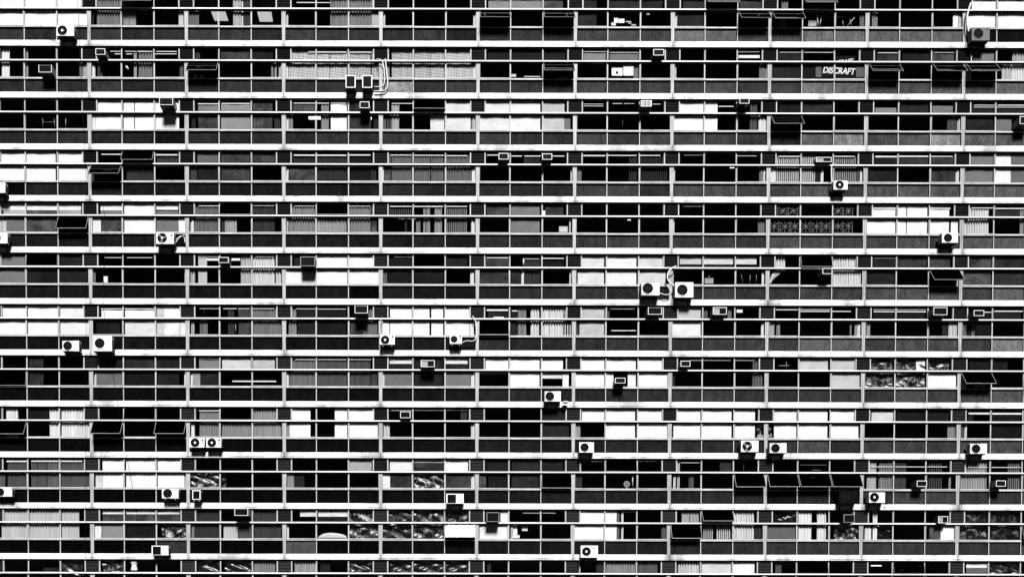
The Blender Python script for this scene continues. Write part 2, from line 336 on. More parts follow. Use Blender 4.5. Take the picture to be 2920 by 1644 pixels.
# ------------------------------------------------------------------ curtains, blinds and films behind the glass
# storey bay cropcolumn | x0-x1:tone flags ;  flags: p pleated, v separate vertical slats, s flat sheet, d patterned cloth, k crumpled film, u/l only upper/lower, @z0,z1 in window units
ROOMS = '''
1 1 0|-70 855 255 s
1 2 0|900 915 60 l;945 1185 125 p;1205 1335 155 p;1758 1805 230 l
1 3 0|1860 1960 110 l;2300 2385 190;2390 2400 250;2410 2475 70
1 4 1|310 332 240 l;750 1160 135 p;1162 1240 175 s
1 5 1|1270 1295 225 l;2160 2195 245 l
1 6 1|2310 2530 140 su
1 6 2|20 320 140 su;335 530 95 su
1 7 2|670 860 45 s;985 1275 58 su;1295 1500 40 su
1 8 2|1620 1642 240 l;1645 1915 42 sl;1700 1910 55 su;2250 2460 75 su
1 9 3|155 220 180 l;170 235 120 u;935 990 110 l
1 10 3|1055 1110 130 l;1845 1895 250 sl;1898 1935 200 l
1 11 3|1970 2265 255 s;2282 2600 252 s
2 1 0|0 80 250;238 262 150;770 800 130 l;808 852 175 l
2 2 0|890 928 245 l;950 1002 95 l;1312 1340 165;1358 1495 125 p;1765 1800 95 l
2 3 0|1925 1970 70 u;2178 2470 75 su;2490 2700 28 su
2 3 1|160 180 140 l;195 215 170 l;235 262 180 l
2 4 1|308 330 245 l;335 600 225 d;618 742 225 d;748 915 225 d;930 1148 215 d;1160 1222 215 d
2 5 1|1270 1335 160 l;1358 1560 215 d;1580 1735 215 d;1738 1875 220 d;1890 2148 225 d;2150 2188 245 l
2 6 1|2300 2520 26 su
2 6 2|15 310 28 su;330 550 26 su
2 7 2|1220 1265 125 l;735 945 135 su;985 1265 115 su
2 8 2|1612 1632 230 l;2440 2500 120 l;2505 2520 230 l
2 9 3|80 362 45 s;385 495 18 sl
2 10 3|1100 1315 62 su;1350 1625 28 su;1645 1850 92 su
2 11 3|1955 2022 245 l;2320 2400 195 l;2400 2600 255 pl;2040 2240 120 su;2420 2600 185 pu
3 2 0|890 930 240 s;932 1195 255 s;1208 1312 255 s;1320 1510 255 s;1520 1758 255 s
3 3 0|1880 1925 42 l;1950 2155 78 sl;1950 2155 125 su;2178 2470 142 s;2500 2610 95 s
3 3 1|0 170 80 s;190 250 62 l
3 4 1|310 332 250 l;332 375 135 l;380 600 95 su;655 732 145;752 910 255 s;930 1150 62 s;1178 1220 45 l
3 5 1|1268 1300 110 vl;1305 1350 100 vl;1352 1427 172;1735 1870 242 sl;1888 2130 238 s;2140 2178 195 l
3 6 1|2218 2515 242 s
3 6 2|5 300 248 s;318 540 195 s;542 600 115 sl
3 8 2|1605 1895 255 s;1908 2032 255 s;2350 2422 95 p;2435 2515 245 l
3 9 3|145 355 26 su;375 665 62 su
3 10 3|1085 1290 130 s@1,1.55;1330 1600 48 su;1640 1840 115 su@1,1.7;1790 1880 85 l;1885 1915 225 l
3 11 3|1975 2235 42 s;2262 2412 112 sl;2262 2530 45 su
4 1 0|-80 225 255 s;240 530 255 s;560 845 255 s
4 2 0|890 918 245 l;1235 1500 66 p;1815 1830 220 l;1535 1745 72 pu
4 3 0|1870 1930 75 l;1935 2150 28 sl;1940 2150 100 su;2180 2462 76 s;2490 2715 74 su
4 4 1|305 328 250 l;330 590 90 sl;380 590 58 pu;610 910 62 p;925 1148 32 p;1150 1200 60 l
4 5 1|1255 1275 250 l;1280 1345 95 s;1350 1548 112 p;1575 1730 112 p;1740 1862 112 p;1880 2130 112 p;2138 2172 250 l
4 6 2|598 612 240 l;135 295 40 su
4 7 2|632 645 240 l;655 706 115 l;1165 1248 66 v;1283 1545 58 v
4 8 2|1595 1614 245 l;2442 2475 130 l;2478 2500 240 l
4 9 3|50 116 250 l;120 342 190 v;360 502 200 v;505 552 40 l;556 580 250 l;670 900 150 v;902 932 90 l;936 960 240 l
4 10 3|1005 1290 30 s;1315 1600 62 su;1620 1865 70 s;1868 1906 245 l
4 11 3|1942 2235 118 s;2255 2405 248 s;2408 2540 105 s
5 1 0|-40 40 200 l;42 225 110 sl;240 535 92 sl;-60 225 250 s@1.45,2;10 225 180 s@1,1.44;240 545 252 s@1.45,2;245 540 95 s@1,1.44;560 782 245 s@1.45,2;560 782 160 s@1,1.44
5 2 0|895 978 245 sl;985 1195 95 sl;975 1195 252 s@1.45,2;975 1195 120 s@1,1.44;1212 1512 255 s;1530 1746 115 s@0,1.4;1750 1828 250 sl;1530 1746 250 s@1.5,2
5 3 0|1868 1900 245 l;1902 2148 110 p;2180 2208 60 l;2212 2330 165;2490 2710 66 p
5 4 1|308 322 235 l;325 590 140 p;610 905 168 p;920 1142 138 p;1150 1202 95 s
5 5 1|1330 1545 85 vu;1478 1500 60 l;1590 1632 130 l;1660 1682 145;1690 1727 140;1770 1842 150 p;1888 2092 120 v;2130 2166 245 l
5 6 1|2285 2500 88 su;2535 2790 118 s
5 6 2|5 290 120 s;312 345 250 s@1,1.5;345 522 74 su;582 596 230 l
5 8 2|1590 1608 235 l;2425 2490 112 l
5 10 3|990 1280 255 s;1296 1386 250 s;1394 1590 250 s;1602 1803 252 s;1822 1890 250 sl
5 11 3|1930 2190 238 p;2490 2532 150;2250 2488 62 su
6 1 0|-70 222 118 s;240 545 30 s;560 855 38 s
6 2 0|900 922 120 l;1805 1825 145 l
6 3 0|1865 1910 215 p;1945 2032 190 s;2372 2468 215 p;2490 2705 240 p
6 3 1|200 250 228 p
6 4 1|300 598 255 sl;605 908 255 s;918 1218 255 s;380 445 48 su
6 5 1|1252 1302 105 l;1310 1545 20 s;1570 1855 30 s;1885 2090 40 su;2120 2156 245 l
6 6 1|2200 2500 74 s;2525 2625 58 sl
6 6 2|105 130 245 l;135 290 66 p;583 598 240 l;310 525 30 pu
6 7 2|630 646 245 l;665 920 236 s;942 1235 248 s;1255 1520 230 s
6 8 2|1578 1600 240 l;2462 2486 240 l;1660 1870 200 s@1.35,1.95;1892 2180 210 s@1.35,1.95;2195 2410 210 s@1.35,1.95;1660 1870 36 s@1,1.34;1892 2180 36 s@1,1.34
6 9 3|110 205 240 pu;655 942 242 p
6 10 3|985 1275 40 s;1290 1580 62 su;1595 1812 82 su;1858 1892 240 l
6 11 3|1925 2215 90 s;2235 2530 60 s
7 1 0|-60 230 255 s;250 545 252 s;570 860 244 s
7 2 0|930 1165 36 sl;980 1195 255 s@1,1.75;1215 1512 255 s@1,1.75;1215 1512 236 sl;1530 1602 222 s;1604 1616 255 s;1618 1756 252 s;1760 1828 246 sl
7 3 0|1870 1902 175 l;1960 1982 110 l;1986 2036 112 l;2240 2302 62;2345 2465 85 s;2485 2770 125 p
7 4 1|325 402 140 p;415 585 42 s;612 895 24 s;920 1060 70 sl;1060 1202 125 p
7 5 1|1255 1322 250 sl;1330 1542 255 s;1560 1716 252 s;1735 1850 252 s;1870 2110 252 s;2115 2152 245 sl
7 6 1|2290 2490 42 su
7 6 2|0 66 40 s;70 152 135 p;195 280 240 p;300 522 242 p;526 600 200 v
7 7 2|640 672 62 s;680 920 190 s;705 920 68 su;940 970 95 u
7 8 2|1575 1862 244 sl;1645 1862 195 su;1885 1932 95 u;2128 2166 115 u;2455 2480 245 l
7 9 3|35 98 175;120 156 135 l;835 856 112 l;880 908 145 l;910 936 245 l
7 10 3|1000 1032 155 l;1735 1790 48 l;1800 1882 205 l;1060 1265 26 su;1285 1570 26 su
7 11 3|1920 1976 125 p;1980 2012 52 l;2020 2052 125 l;2055 2205 22 s;2225 2500 44 su
8 1 0|258 400 58 s
8 2 0|905 928 245 l;932 1195 104 sl;980 1195 38 su;1215 1508 60 su;1215 1508 22 sl;1530 1750 40 s;1800 1822 240 l
8 3 0|1865 1892 245 l;1895 1960 150 sl;1962 2150 42 sl;1950 2155 128 su;2180 2465 208 su;2490 2705 188 su
8 4 1|300 322 240 l;325 588 118 p;610 898 92 p;922 1132 88 p;1140 1202 74 sl
8 5 1|1252 1272 250 l;1275 1538 108 sl;1562 1845 44 s;1870 2118 118 sl;2122 2156 250 l;1322 1540 240 s@1.5,1.95;1322 1540 46 s@1,1.49;1872 2088 240 s@1.5,1.95;1872 2088 48 s@1,1.49
8 6 1|2268 2490 255 su;2200 2488 245 s@.8,1;2510 2800 255 s
8 6 2|-10 278 255 s;295 512 255 su;295 508 245 s@.55,1;510 570 250 sl
8 7 2|622 918 255 s;935 1008 255 sl;1148 1225 255 sl;940 1225 255 su;1242 1535 255 s
8 8 2|1580 1606 52 l;2368 2470 105 p
8 9 3|645 930 195 s;342 620 200 su
8 10 3|970 1260 200 k;1280 1565 230 k;1592 1870 255 sl;1480 1566 245 s@1,1.85;1590 1800 190 ku
8 11 3|1912 1980 245 l;1995 2205 26 su;2225 2370 28 su
9 1 0|28 145 245;248 448 26 su;460 558 252 p;580 722 252 p;728 870 245 p
9 3 0|1868 1906 240 l;1950 2155 140 p;2175 2470 150 p;2490 2770 158 p
9 4 1|300 325 150 l;330 536 255 s;778 900 255 s;916 1202 255 s
9 5 1|1260 1320 225 l;2018 2080 66 u;2120 2156 235 l
9 6 2|300 570 48 s
9 7 2|630 682 155 l;698 915 248 su;930 1215 255 s;1238 1530 255 s
9 8 2|1592 1855 255 s;1875 2162 255 s;2180 2392 255 s;2412 2472 210 kl
9 9 3|22 72 220 kl;95 312 250 s;330 615 255 s;635 918 255 s
9 10 3|1045 1255 210 s@1,1.8;1290 1570 30 su;1590 1800 32 su;1788 1870 135 l
9 11 3|1902 1950 85 l;1955 1972 245 l;1985 2035 40 u;2220 2500 20 s
10 1 0|-80 15 100 l;40 236 88 p;275 436 90 p;443 552 105 p;568 858 92 p
10 2 0|915 982 228 sl;985 1202 255 s;1220 1515 252 s;1535 1798 255 s;1800 1830 195 l
10 3 0|1868 2160 230 kl;2180 2215 100 kl
10 4 1|305 372 135 sl;375 475 44 sl;920 1140 168 su
10 5 1|1250 1322 245 sl;1325 1538 66 sl;1320 1538 246 su;1562 1845 255 kl;1562 1845 74 s@1,1.65;1562 1845 235 s@1.7,1.95;1870 2115 76 sl;2118 2152 245 l;1862 2088 255 su
10 6 1|2200 2268 84 sl;2270 2490 38 su;2290 2485 26 sl
10 6 2|0 275 54 s;300 510 42 su
10 7 2|630 696 66 l
10 8 2|1590 1610 230 l;1625 1650 185;1740 1790 90 l;2045 2160 60 su
10 10 3|1000 1092 180;1110 1252 130 p;1275 1382 78 p;1600 1735 80 v;1800 1815 150 l
10 11 3|1912 2170 168 p;2370 2492 110 v
11 1 0|-20 235 205 p;255 552 205 p;575 752 222 p
11 2 0|905 970 245 sl;978 1200 140 sl;985 1200 248 s@1.6,1.95;985 1200 88 s@1,1.58;1220 1515 246 s@1.6,1.95;1220 1515 90 s@1,1.58;1222 1512 30 sl;1532 1750 246 s@1.6,1.95;1532 1750 86 s@1,1.58;1575 1830 255 kl
11 3 0|1870 1896 135 l;1900 2145 64 p;2188 2330 220 l;2335 2465 95 p;2490 2765 74 p
11 4 1|300 318 245 l;430 590 240 s@1.45,1.9;610 898 242 s@1.45,1.9;612 898 38 s@1,1.44;920 1215 235 k
11 5 1|1250 1535 120 k;1555 1845 220 k;1870 2085 180 ku
11 6 1|2200 2480 248 sl;2408 2482 245 su;2510 2530 200 l
11 7 2|620 908 255 s;920 1032 255 s;1038 1060 105;1078 1096 245;1470 1528 95 l
11 8 2|1670 1745 175 u;1752 1836 170 u;1880 1982 165 v;2012 2152 205 v;2172 2382 240 p;2390 2460 60 l
11 9 3|25 302 100 sl;95 300 60 ku;330 456 252;510 602 250 p;680 915 250 kl
11 10 3|980 1042 250 l;1055 1102 250;1110 1240 60 kl;1610 1718 92 sl;1720 1862 252 sl
11 11 3|1895 2180 150 k;2205 2500 100 k
12 1 0|390 548 44 s@1,1.35;575 790 105 k
12 2 0|985 1205 225 ku
12 3 0|1930 2160 70 ku;2200 2470 90 ku;2490 2700 135 pu
12 4 1|375 588 165 pu;630 722 48 pu;915 1135 230 ku
12 5 1|1320 1535 130 ku;1555 1845 140 ku;1865 2085 120 ku
12 6 1|2275 2310 60 u
12 7 2|830 910 66 pu;925 1215 150 pu;1235 1432 100 pu
12 8 2|1630 1848 232 pu;1865 2155 228 su;2172 2385 252 su
12 9 3|105 166 95 pu
12 11 3|1968 2178 250 s@1.5,2;1968 2178 100 s@1,1.48;2200 2500 130 ku
'''
LBL = {}
def uniq(label):
    LBL[label] = LBL.get(label, 0) + 1
    return label
pending = []
def tone_word(t): return 'near-black' if t < 32 else 'dark grey' if t < 70 else 'grey' if t < 115 else 'light grey' if t < 175 else 'pale' if t < 228 else 'white'
def pane_word(u):                                     # u in bay units 0..3
    return 'left' if u < 1 else 'middle' if u < 2 else 'right'
def curtain_mesh(wd, ht, style, mat):
    bm = bmesh.new()
    if style == 'v':
        p = 0.115; n = max(2, int(wd/p))
        for i in range(n):
            x = -wd/2 + (i+.5)*wd/n; a = random.uniform(-.25, .25); h = p*.31; dx, dy = h*math.cos(a), h*math.sin(a)
            v = [bm.verts.new(q) for q in ((x-dx, -dy, 0), (x+dx, dy, 0), (x+dx, dy, ht), (x-dx, -dy, ht), (x-dx, -dy+.003, 0), (x+dx, dy+.003, 0), (x+dx, dy+.003, ht), (x-dx, -dy+.003, ht))]
            for f in ((0, 1, 2, 3), (5, 4, 7, 6), (0, 3, 7, 4), (1, 5, 6, 2), (3, 2, 6, 7), (0, 4, 5, 1)): bm.faces.new([v[k] for k in f])
        return mesh_of(bm, mat)
    if style in ('p', 'd', 'c'):
        lam, amp = {'p': (.15, .034), 'd': (.6, .006), 'c': (.17, .022)}[style]
        n = max(6, int(wd/lam*7)); rows = 5; ph = random.random()*6; prev = None
        ws = [random.uniform(.7, 1.3) for _ in range(40)]
        for r in range(rows):
            zz = ht*r/(rows-1); row = []
            for i in range(n+1):
                x = -wd/2 + wd*i/n; q = 2*math.pi*x/lam + ph + .9*math.sin(x*2.1+ph) + .25*math.sin(zz*1.7+x)
                y = amp*math.sin(q)*ws[int((x+wd/2)/lam) % 40]*(1.0 if r < rows-1 else .8)
                row.append(bm.verts.new((x + (.006*math.sin(zz*2+i)), y, zz)))
            if prev:
                for i in range(n): bm.faces.new((prev[i], prev[i+1], row[i+1], row[i]))
            prev = row
        return mesh_of(bm, mat, True)
    # flat sheets: a roller blind, paper or board, slightly slack; film is rumpled
    nx, nz = (28, 20) if style == 'k' else (max(2, int(wd/.25)), 5)
    amp = .05 if style == 'k' else .006; ph = random.random()*9
    g = [[bm.verts.new((-wd/2+wd*i/nx, amp*(math.sin(5.1*i/nx*wd+ph+2*math.sin(7*j/nz+ph))+.6*math.sin(11*j/nz*ht+9*i/nx+ph)), ht*j/nz)) for i in range(nx+1)] for j in range(nz+1)]
    for j in range(nz):
        for i in range(nx): bm.faces.new((g[j][i], g[j][i+1], g[j+1][i+1], g[j+1][i]))
    me = mesh_of(bm, mat, True)
    return me
def unit_z(k, u):                                     # window units -> height
    if u <= 1: return zt(k) + Z_LB + .0 + u*(-.02-Z_LB)
    return zt(k) + .02 + (u-1)*(Z_HEAD-.02)
random.seed(3)
for line in ROOMS.strip().split('\n'):
    head, items = line.split('|'); k, b, c = map(int, head.split())
    for it in items.split(';'):
        zr = None
        if '@' in it: it, zs = it.split('@'); zr = [float(q) for q in zs.split(',')]
        f = it.split(); x0, x1, t = float(f[0]), float(f[1]), float(f[2]); fl = f[3] if len(f) > 3 else ''
        style = next((s for s in 'pvsdk' if s in fl), 'c')
        if not zr: zr = [0, 1] if 'l' in fl else [1, 1.97] if 'u' in fl else [0, 1.97]
        if zr == [0, 1]: zr = [0, 1.03]
        Y = {'p': .10, 'v': .10, 's': .065, 'd': .10, 'k': .14, 'c': .09}[style] + (.0 if zr[0] == 0 else .012)
        py = LEDGE_M[k-1]
        p0, p1 = [facade_x(CX0[c]+x/SC, py) for x in (x0, x1)]
        s_ = (1 + Y/(-CAM.y)); X0, X1 = CAM.x+(p0-CAM.x)*s_, CAM.x+(p1-CAM.x)*s_
        xb = (b-2)*BAY; X0, X1 = max(X0, xb+.075), min(X1, xb+BAY-.075)
        if X1-X0 < .03: continue
        if style == 'p' and X1-X0 < .2: style = 'c'
        z0, z1 = unit_z(k, zr[0]), unit_z(k, zr[1])
        if zr[0] == 0: z0 = zt(k)+Z_SILL+.034
        mat = {'p': 'cloth', 'v': 'cloth', 'c': 'cloth', 's': 'sheet', 'd': 'dotted', 'k': 'film'}[style]
        if style == 's' and t < 100: mat = 'murky'
        me = curtain_mesh(X1-X0, z1-z0, style, mat)
        nm, cat, look = {'p': ('curtain', 'curtain', 'pleated curtain'), 'c': ('curtain', 'curtain', 'curtain'), 'v': ('vertical_blind', 'blind', 'vertical-slat blind'),
                         's': ('window_blind', 'blind', 'flat blind'), 'd': ('curtain', 'curtain', 'patterned curtain'), 'k': ('plastic_film', 'plastic film', 'crumpled plastic film')}[style]
        wdw = X1-X0
        size = 'narrow ' if wdw < .45 else 'wide ' if wdw > 2.2 else ''
        o = link(nm, me, None, ((X0+X1)/2, Y, z0), color=alb(t))
        um = ((X0+X1)/2-xb)/PW
        band = 'lower ' if zr[1] <= 1.05 else 'upper ' if zr[0] >= 1 else ''
        lab = '%s%s %s, %s%s window, %s bay from left, %s storey down' % (size, tone_word(t), look, band, pane_word(um), ORD[b], ORD[k])
        pending.append((o, lab, cat, um, nm))
groups = {'curtain': 'curtains behind the windows', 'vertical_blind': 'vertical blinds behind the windows', 'window_blind': 'flat blinds behind the windows', 'plastic_film': 'plastic films behind the windows'}
by = {}
for q in pending: by.setdefault(q[1], []).append(q)
for lab, qs in by.items():
    qs.sort(key=lambda q: q[3])
    for i, (o, l, cat, um, nm) in enumerate(qs):
        o['label'] = l if len(qs) == 1 else '%s %s' % (('leftmost', 'second', 'third', 'fourth')[i] if len(qs) > 2 else ('first', 'second')[i], l)
        o['category'] = cat; o['group'] = groups[nm]

# ------------------------------------------------------------------ where a thing sits, in words
def place(p):
    b = int(p.x//BAY)+2; um = (p.x-(b-2)*BAY)/PW
    r = (ZTOP+Z_HEAD-p.z)/STOREY; k = int(math.floor(r))+1
    zz = p.z-zt(k)
    lev = 'upper' if zz > 0 else 'lower' if zz > Z_SILL else 'panel'
    return max(1, min(12, k)), b, um, lev
def where(p, short=False):
    k, b, um, lev = place(p)
    return '%s %s, %s bay from left, %s storey' % (pane_word(um), 'panel' if lev == 'panel' else lev+' window', ORD[max(1, min(11, b))], ORD[k])
WAIT = []
def later(o, look, p, cat, group=None): WAIT.append((o, '%s, %s' % (look, where(p)), cat, group, p.x)); return o

# ------------------------------------------------------------------ split-system condensers on the panels
def text_mesh(txt, size, mat):
    cu = bpy.data.curves.new('t', 'FONT'); cu.body = txt; cu.size = size; cu.align_x = 'CENTER'; cu.align_y = 'CENTER'; cu.extrude = .003; cu.offset = size*.03
    o = bpy.data.objects.new('t', cu); COL.objects.link(o); dg = bpy.context.evaluated_depsgraph_get()
    me = bpy.data.meshes.new_from_object(o.evaluated_get(dg)); bpy.data.objects.remove(o)
    me.materials.clear(); me.materials.append(MAT[mat]); return me
def rounded_box(mat, x0, x1, y0, y1, z0, z1, bev=.02): return boxes(mat, (x0, x1, y0, y1, z0, z1), bevel=bev)
YF, DEP = -0.47, 0.31
def condenser(c, cr, x0, x1, y0, y1, fan, look, style='r', hub=False, legs='black_metal', logo=None, blades=False, mat='appliance', standoff=0):
    yf = YF-standoff
    a, q = at(c, x0, cr, y1, yf), at(c, x1, cr, y0, yf); W, H = q.x-a.x, q.z-a.z
    root = link('air_conditioner_unit', None, None, ((a.x+q.x)/2, yf+DEP, a.z)); root.empty_display_size = .3
    later(root, look, Vector(((a.x+q.x)/2, 0, (a.z+q.z)/2)), 'air conditioner', 'outdoor air conditioner units on the facade')
    link('body', rounded_box(mat, -W/2, W/2, -DEP, 0, 0, H, .022), root)
    link('base_rail', boxes('dark_metal', (-W/2+.04, W/2-.04, -DEP+.02, -.02, -.035, -.001)), root)
    if fan:
        f = at(c, fan[0], cr, fan[1], yf); fx, fz, R = f.x-(a.x+q.x)/2, f.z-a.z, fan[2]/SC*.02
    if style == 'r':
        bm = bmesh.new(); disc_ring(bm, 0, R, -DEP-.004, 28, fx, fz)
        link('fan_opening', mesh_of(bm, 'black_metal'), root)
        bm = bmesh.new(); n = 28
        for r_ in (.36, .55, .74, .93): disc_ring(bm, R*r_-.004, R*r_+.004, -DEP-.016, n, fx, fz)
        for i in range(12):
            t = math.pi*i/12; c_, s_ = math.cos(t), math.sin(t); w_ = .003
            v = [bm.verts.new((fx+c_*u*R-s_*w_*m, -DEP-.017, fz+s_*u*R+c_*w_*m)) for u, m in ((-.97, -1), (.97, -1), (.97, 1), (-.97, 1))]; bm.faces.new(v)
        link('fan_guard', mesh_of(bm, 'dark_metal'), root)
        bm = bmesh.new()
        for i in range(3):
            t = 2*math.pi*i/3+.5; pts = [(.12, -.25), (.5, -.5), (.88, -.42), (.9, .12), (.5, .1), (.14, .2)]
            v = [bm.verts.new((fx+R*u*math.cos(t+w_), -DEP-.008-.004*w_, fz+R*u*math.sin(t+w_))) for u, w_ in pts]; bm.faces.new(v)
        link('fan_blades', mesh_of(bm, 'steel' if blades else 'dark_metal'), root)
        bm = bmesh.new(); disc_ring(bm, 0, R*(.24 if hub else .16), -DEP-.020, 16, fx, fz)
        link('fan_hub', mesh_of(bm, 'appliance' if hub else 'dark_metal'), root)
        bm = bmesh.new(); disc_ring(bm, R, R*1.07, -DEP-.012, 28, fx, fz)
        link('fan_ring', mesh_of(bm, mat), root)
        if style == 'r' and logo == 'frame':
            e = R*1.12
            link('grille_frame', boxes('dark_metal', (fx-e-.012, fx-e, -DEP-.006, -DEP+.01, fz-e, fz+e), (fx+e, fx+e+.012, -DEP-.006, -DEP+.01, fz-e, fz+e), (fx-e, fx+e, -DEP-.006, -DEP+.01, fz-e-.012, fz-e), (fx-e, fx+e, -DEP-.006, -DEP+.01, fz+e, fz+e+.012)), root)
    elif style == 's':
        g0, g1 = -W/2+W*.07, -W/2+W*.56
        link('coil_grille', boxes('black_metal', (g0, g1, -DEP-.006, -DEP+.02, H*.06, H*.92)), root)
        link('grille_slats', boxes('dark_metal', *[(g0+.01, g1-.01, -DEP-.012, -DEP-.005, H*(.1+.08*i), H*(.115+.08*i)) for i in range(10)]), root)
    elif style == 'n':                                           # narrow grille framed in white
        link('coil_grille', boxes('black_metal', (-W/2+.05, W/2-.05, -DEP-.006, -DEP+.02, .05, H-.05)), root)
        link('grille_slats', boxes('dark_metal', *[(-W/2+.06, W/2-.06, -DEP-.012, -DEP-.005, H*(.12+.08*i), H*(.135+.08*i)) for i in range(10)]), root)
    # service side: a dark louvred cheek and valve cover
    link('side_vent', boxes('dark_metal', *[(W/2-.002, W/2+.004, -DEP+.05, -.05, H*(.2+.09*i), H*(.235+.09*i)) for i in range(7)]), root)
    link('valve_cover', rounded_box('dark_metal', W/2, W/2+.035, -.14, -.04, .06, .19, .008), root)
    wall = -yf-DEP                                              # from the unit's back to the mullions' plane
    for sx in (-.3, .3):
        link('bracket', boxes(legs, (sx*W-.016, sx*W+.016, -DEP+.03, wall-.13, -.075, -.037), (sx*W-.016, sx*W+.016, wall-.165, wall-.125, -.38, -.075)), root)
    if logo and logo != 'frame':
        m = text_mesh(logo, .085 if len(logo) < 4 else .075, 'dark_metal')
        link('lettering', m, root, (W*.36 if len(logo) < 4 else W*.25, -DEP-.006, H*.5 if len(logo) < 4 else H*.76), (math.radians(90), 0, 0))
        if len(logo) < 4:
            bm = bmesh.new(); disc_ring(bm, 0, .055, -DEP-.006, 18, W*.36, H*.78); link('emblem', mesh_of(bm, 'dark_metal'), root)
    elif logo is None and style == 'r':
        link('badge', boxes('dark_metal', (W*.27, W*.42, -DEP-.006, -DEP+.004, H*.84, H*.88)), root)
    return root
condenser(0, 0, 552, 722, 258, 357, (608, 305, 48), 'white condenser with round hub, loose cable', hub=True)
condenser(3, 0, 2020, 2195, 255, 385, (2083, 315, 47), 'grey condenser with long white pipe', mat='appliance_grey')
for x in (900, 1065): condenser(1, 0, x, x+100, 735, 858, None, 'narrow condenser with black grille, linked pair', 'n')
condenser(0, 1, -140, 33, 415, 517, (-80, 465, 48), 'white condenser at the picture edge')
condenser(0, 1, -120, 52, 907, 1010, (-60, 957, 48), 'white condenser at the picture edge')
condenser(0, 1, 1530, 1705, 907, 1015, (1590, 957, 48), 'white condenser with pale blades, bent pipes', blades=True, hub=True, logo='LG')
condenser(3, 1, 675, 812, 392, 480, (732, 433, 42), 'small white condenser on thin legs', hub=True)
condenser(3, 1, 1728, 1885, 903, 1003, (1785, 955, 42), 'white condenser on two dark posts')
condenser(2, 1, 1280, 1460, 1395, 1520, (1343, 1452, 53), 'large square-framed condenser with curled hose', logo='frame')
condenser(2, 1, 1610, 1790, 1392, 1540, (1680, 1468, 53), 'large square-framed condenser beside coiled pipes', logo='frame')
condenser(0, 2, 592, 758, 552, 655, (647, 603, 44), 'white condenser with framed black fan', logo='frame')
condenser(0, 2, 895, 1085, 505, 655, (965, 578, 49), 'big white condenser standing far out', logo='frame', standoff=.12)
condenser(1, 2, 1228, 1375, 490, 590, (1280, 545, 43), 'white condenser with white hub and straight pipe', hub=True, legs='pipe', logo='LG')
condenser(1, 2, 1915, 2035, 488, 583, (1957, 538, 34), 'small white condenser with looping pipe', blades=False, legs='pipe', logo='LG')
condenser(2, 2, 328, 490, 1050, 1150, (380, 1100, 44), 'white framed-fan condenser above white bowl', logo='frame')
condenser(0, 3, 1853, 2003, 85, 175, (1910, 128, 44), 'white condenser, one of twins', hub=True, logo='LG')
condenser(0, 3, 2020, 2170, 85, 175, (2077, 128, 44), 'white condenser, one of twins', hub=True, logo='LG')
condenser(0, 3, -80, 85, 575, 663, (-30, 620, 40), 'white condenser at the picture edge')
condenser(0, 3, 1578, 1742, 583, 677, (1635, 628, 45), 'white condenser with black fan on pale legs', legs='pipe')
condenser(0, 3, 1880, 1962, 595, 690, None, 'small narrow unit with black grille', 'n', legs='pipe')
condenser(0, 3, 1473, 1640, 1145, 1240, None, 'white condenser with square black grille', 's')
condenser(1, 3, 1873, 2045, 625, 722, None, 'white condenser with square black grille', 's')
condenser(2, 3, 668, 812, 120, 220, (720, 170, 42), 'white condenser with small outlined badge')
condenser(2, 3, 2253, 2425, 103, 215, (2313, 160, 49), 'large white condenser with pale fan blades', blades=True, hub=True)
condenser(2, 3, 677, 847, 1135, 1253, (733, 1193, 44), 'large white condenser with small lettering', hub=True, logo='Consul')
condenser(3, 3, 48, 212, 128, 225, (103, 178, 44), 'white condenser with framed black fan', logo='frame')
condenser(3, 3, 2000, 2165, 132, 232, (2057, 183, 44), 'white condenser with framed black fan', logo='frame')
condenser(3, 3, 1013, 1172, 610, 712, (1067, 658, 46), 'white condenser with framed fan and white hub', hub=True, logo='frame')
condenser(3, 3, 725, 905, 600, 715, (790, 658, 44), 'black condenser on hooked brackets', mat='black_metal')

# ------------------------------------------------------------------ window air conditioners sticking out of the glazing
def window_unit(c, cr, x0, x1, y0, y1, look, style='dark', out=.5):
    a, q = at(c, x0, cr, y1, -out), at(c, x1, cr, y0, -out); W, H = q.x-a.x, q.z-a.z
    root = link('window_air_conditioner', None, None, ((a.x+q.x)/2, 0, a.z)); root.empty_display_size = .2
    later(root, look, Vector(((a.x+q.x)/2, 0, (a.z+q.z)/2)), 'air conditioner', 'window air conditioners')
    e = .028
    link('casing', boxes('steel' if style != 'black' else 'dark_metal', (-W/2, W/2, -out+.03, .12, .001, H-.001)), root)
    link('rim', boxes('appliance' if style != 'black' else 'steel', (-W/2, -W/2+e, -out, -out+.029, 0, H), (W/2-e, W/2, -out, -out+.029, 0, H), (-W/2+e, W/2-e, -out, -out+.029, H-e, H) if style != 'open' else (-W/2+e, -W/2+e+.001, -out, -out+.029, H-e, H), (-W/2+e, W/2-e, -out, -out+.029, 0, e*.8)), root)
    g0 = -W/2+e if style != 'half' else 0.0
    link('coil', boxes('black_metal', (g0, W/2-e, -out+.012, -out+.029, e*.8, H-e)), root)
    n = 7; pale = 'pipe' if style == 'slat' else 'dark_metal'
    link('fins', boxes(pale, *[(g0+(W/2-e-g0)*(i+.3)/n, g0+(W/2-e-g0)*(i+(.75 if style == 'slat' else .42))/n, -out+.004, -out+.011, e, H-e) for i in range(n)]), root)
    for sx in (-1, 1): link('support', boxes('dark_metal', (sx*(W/2-.05)-.012, sx*(W/2-.05)+.012, -out+.06, -.0, -.03, -.001)), root)
    return root
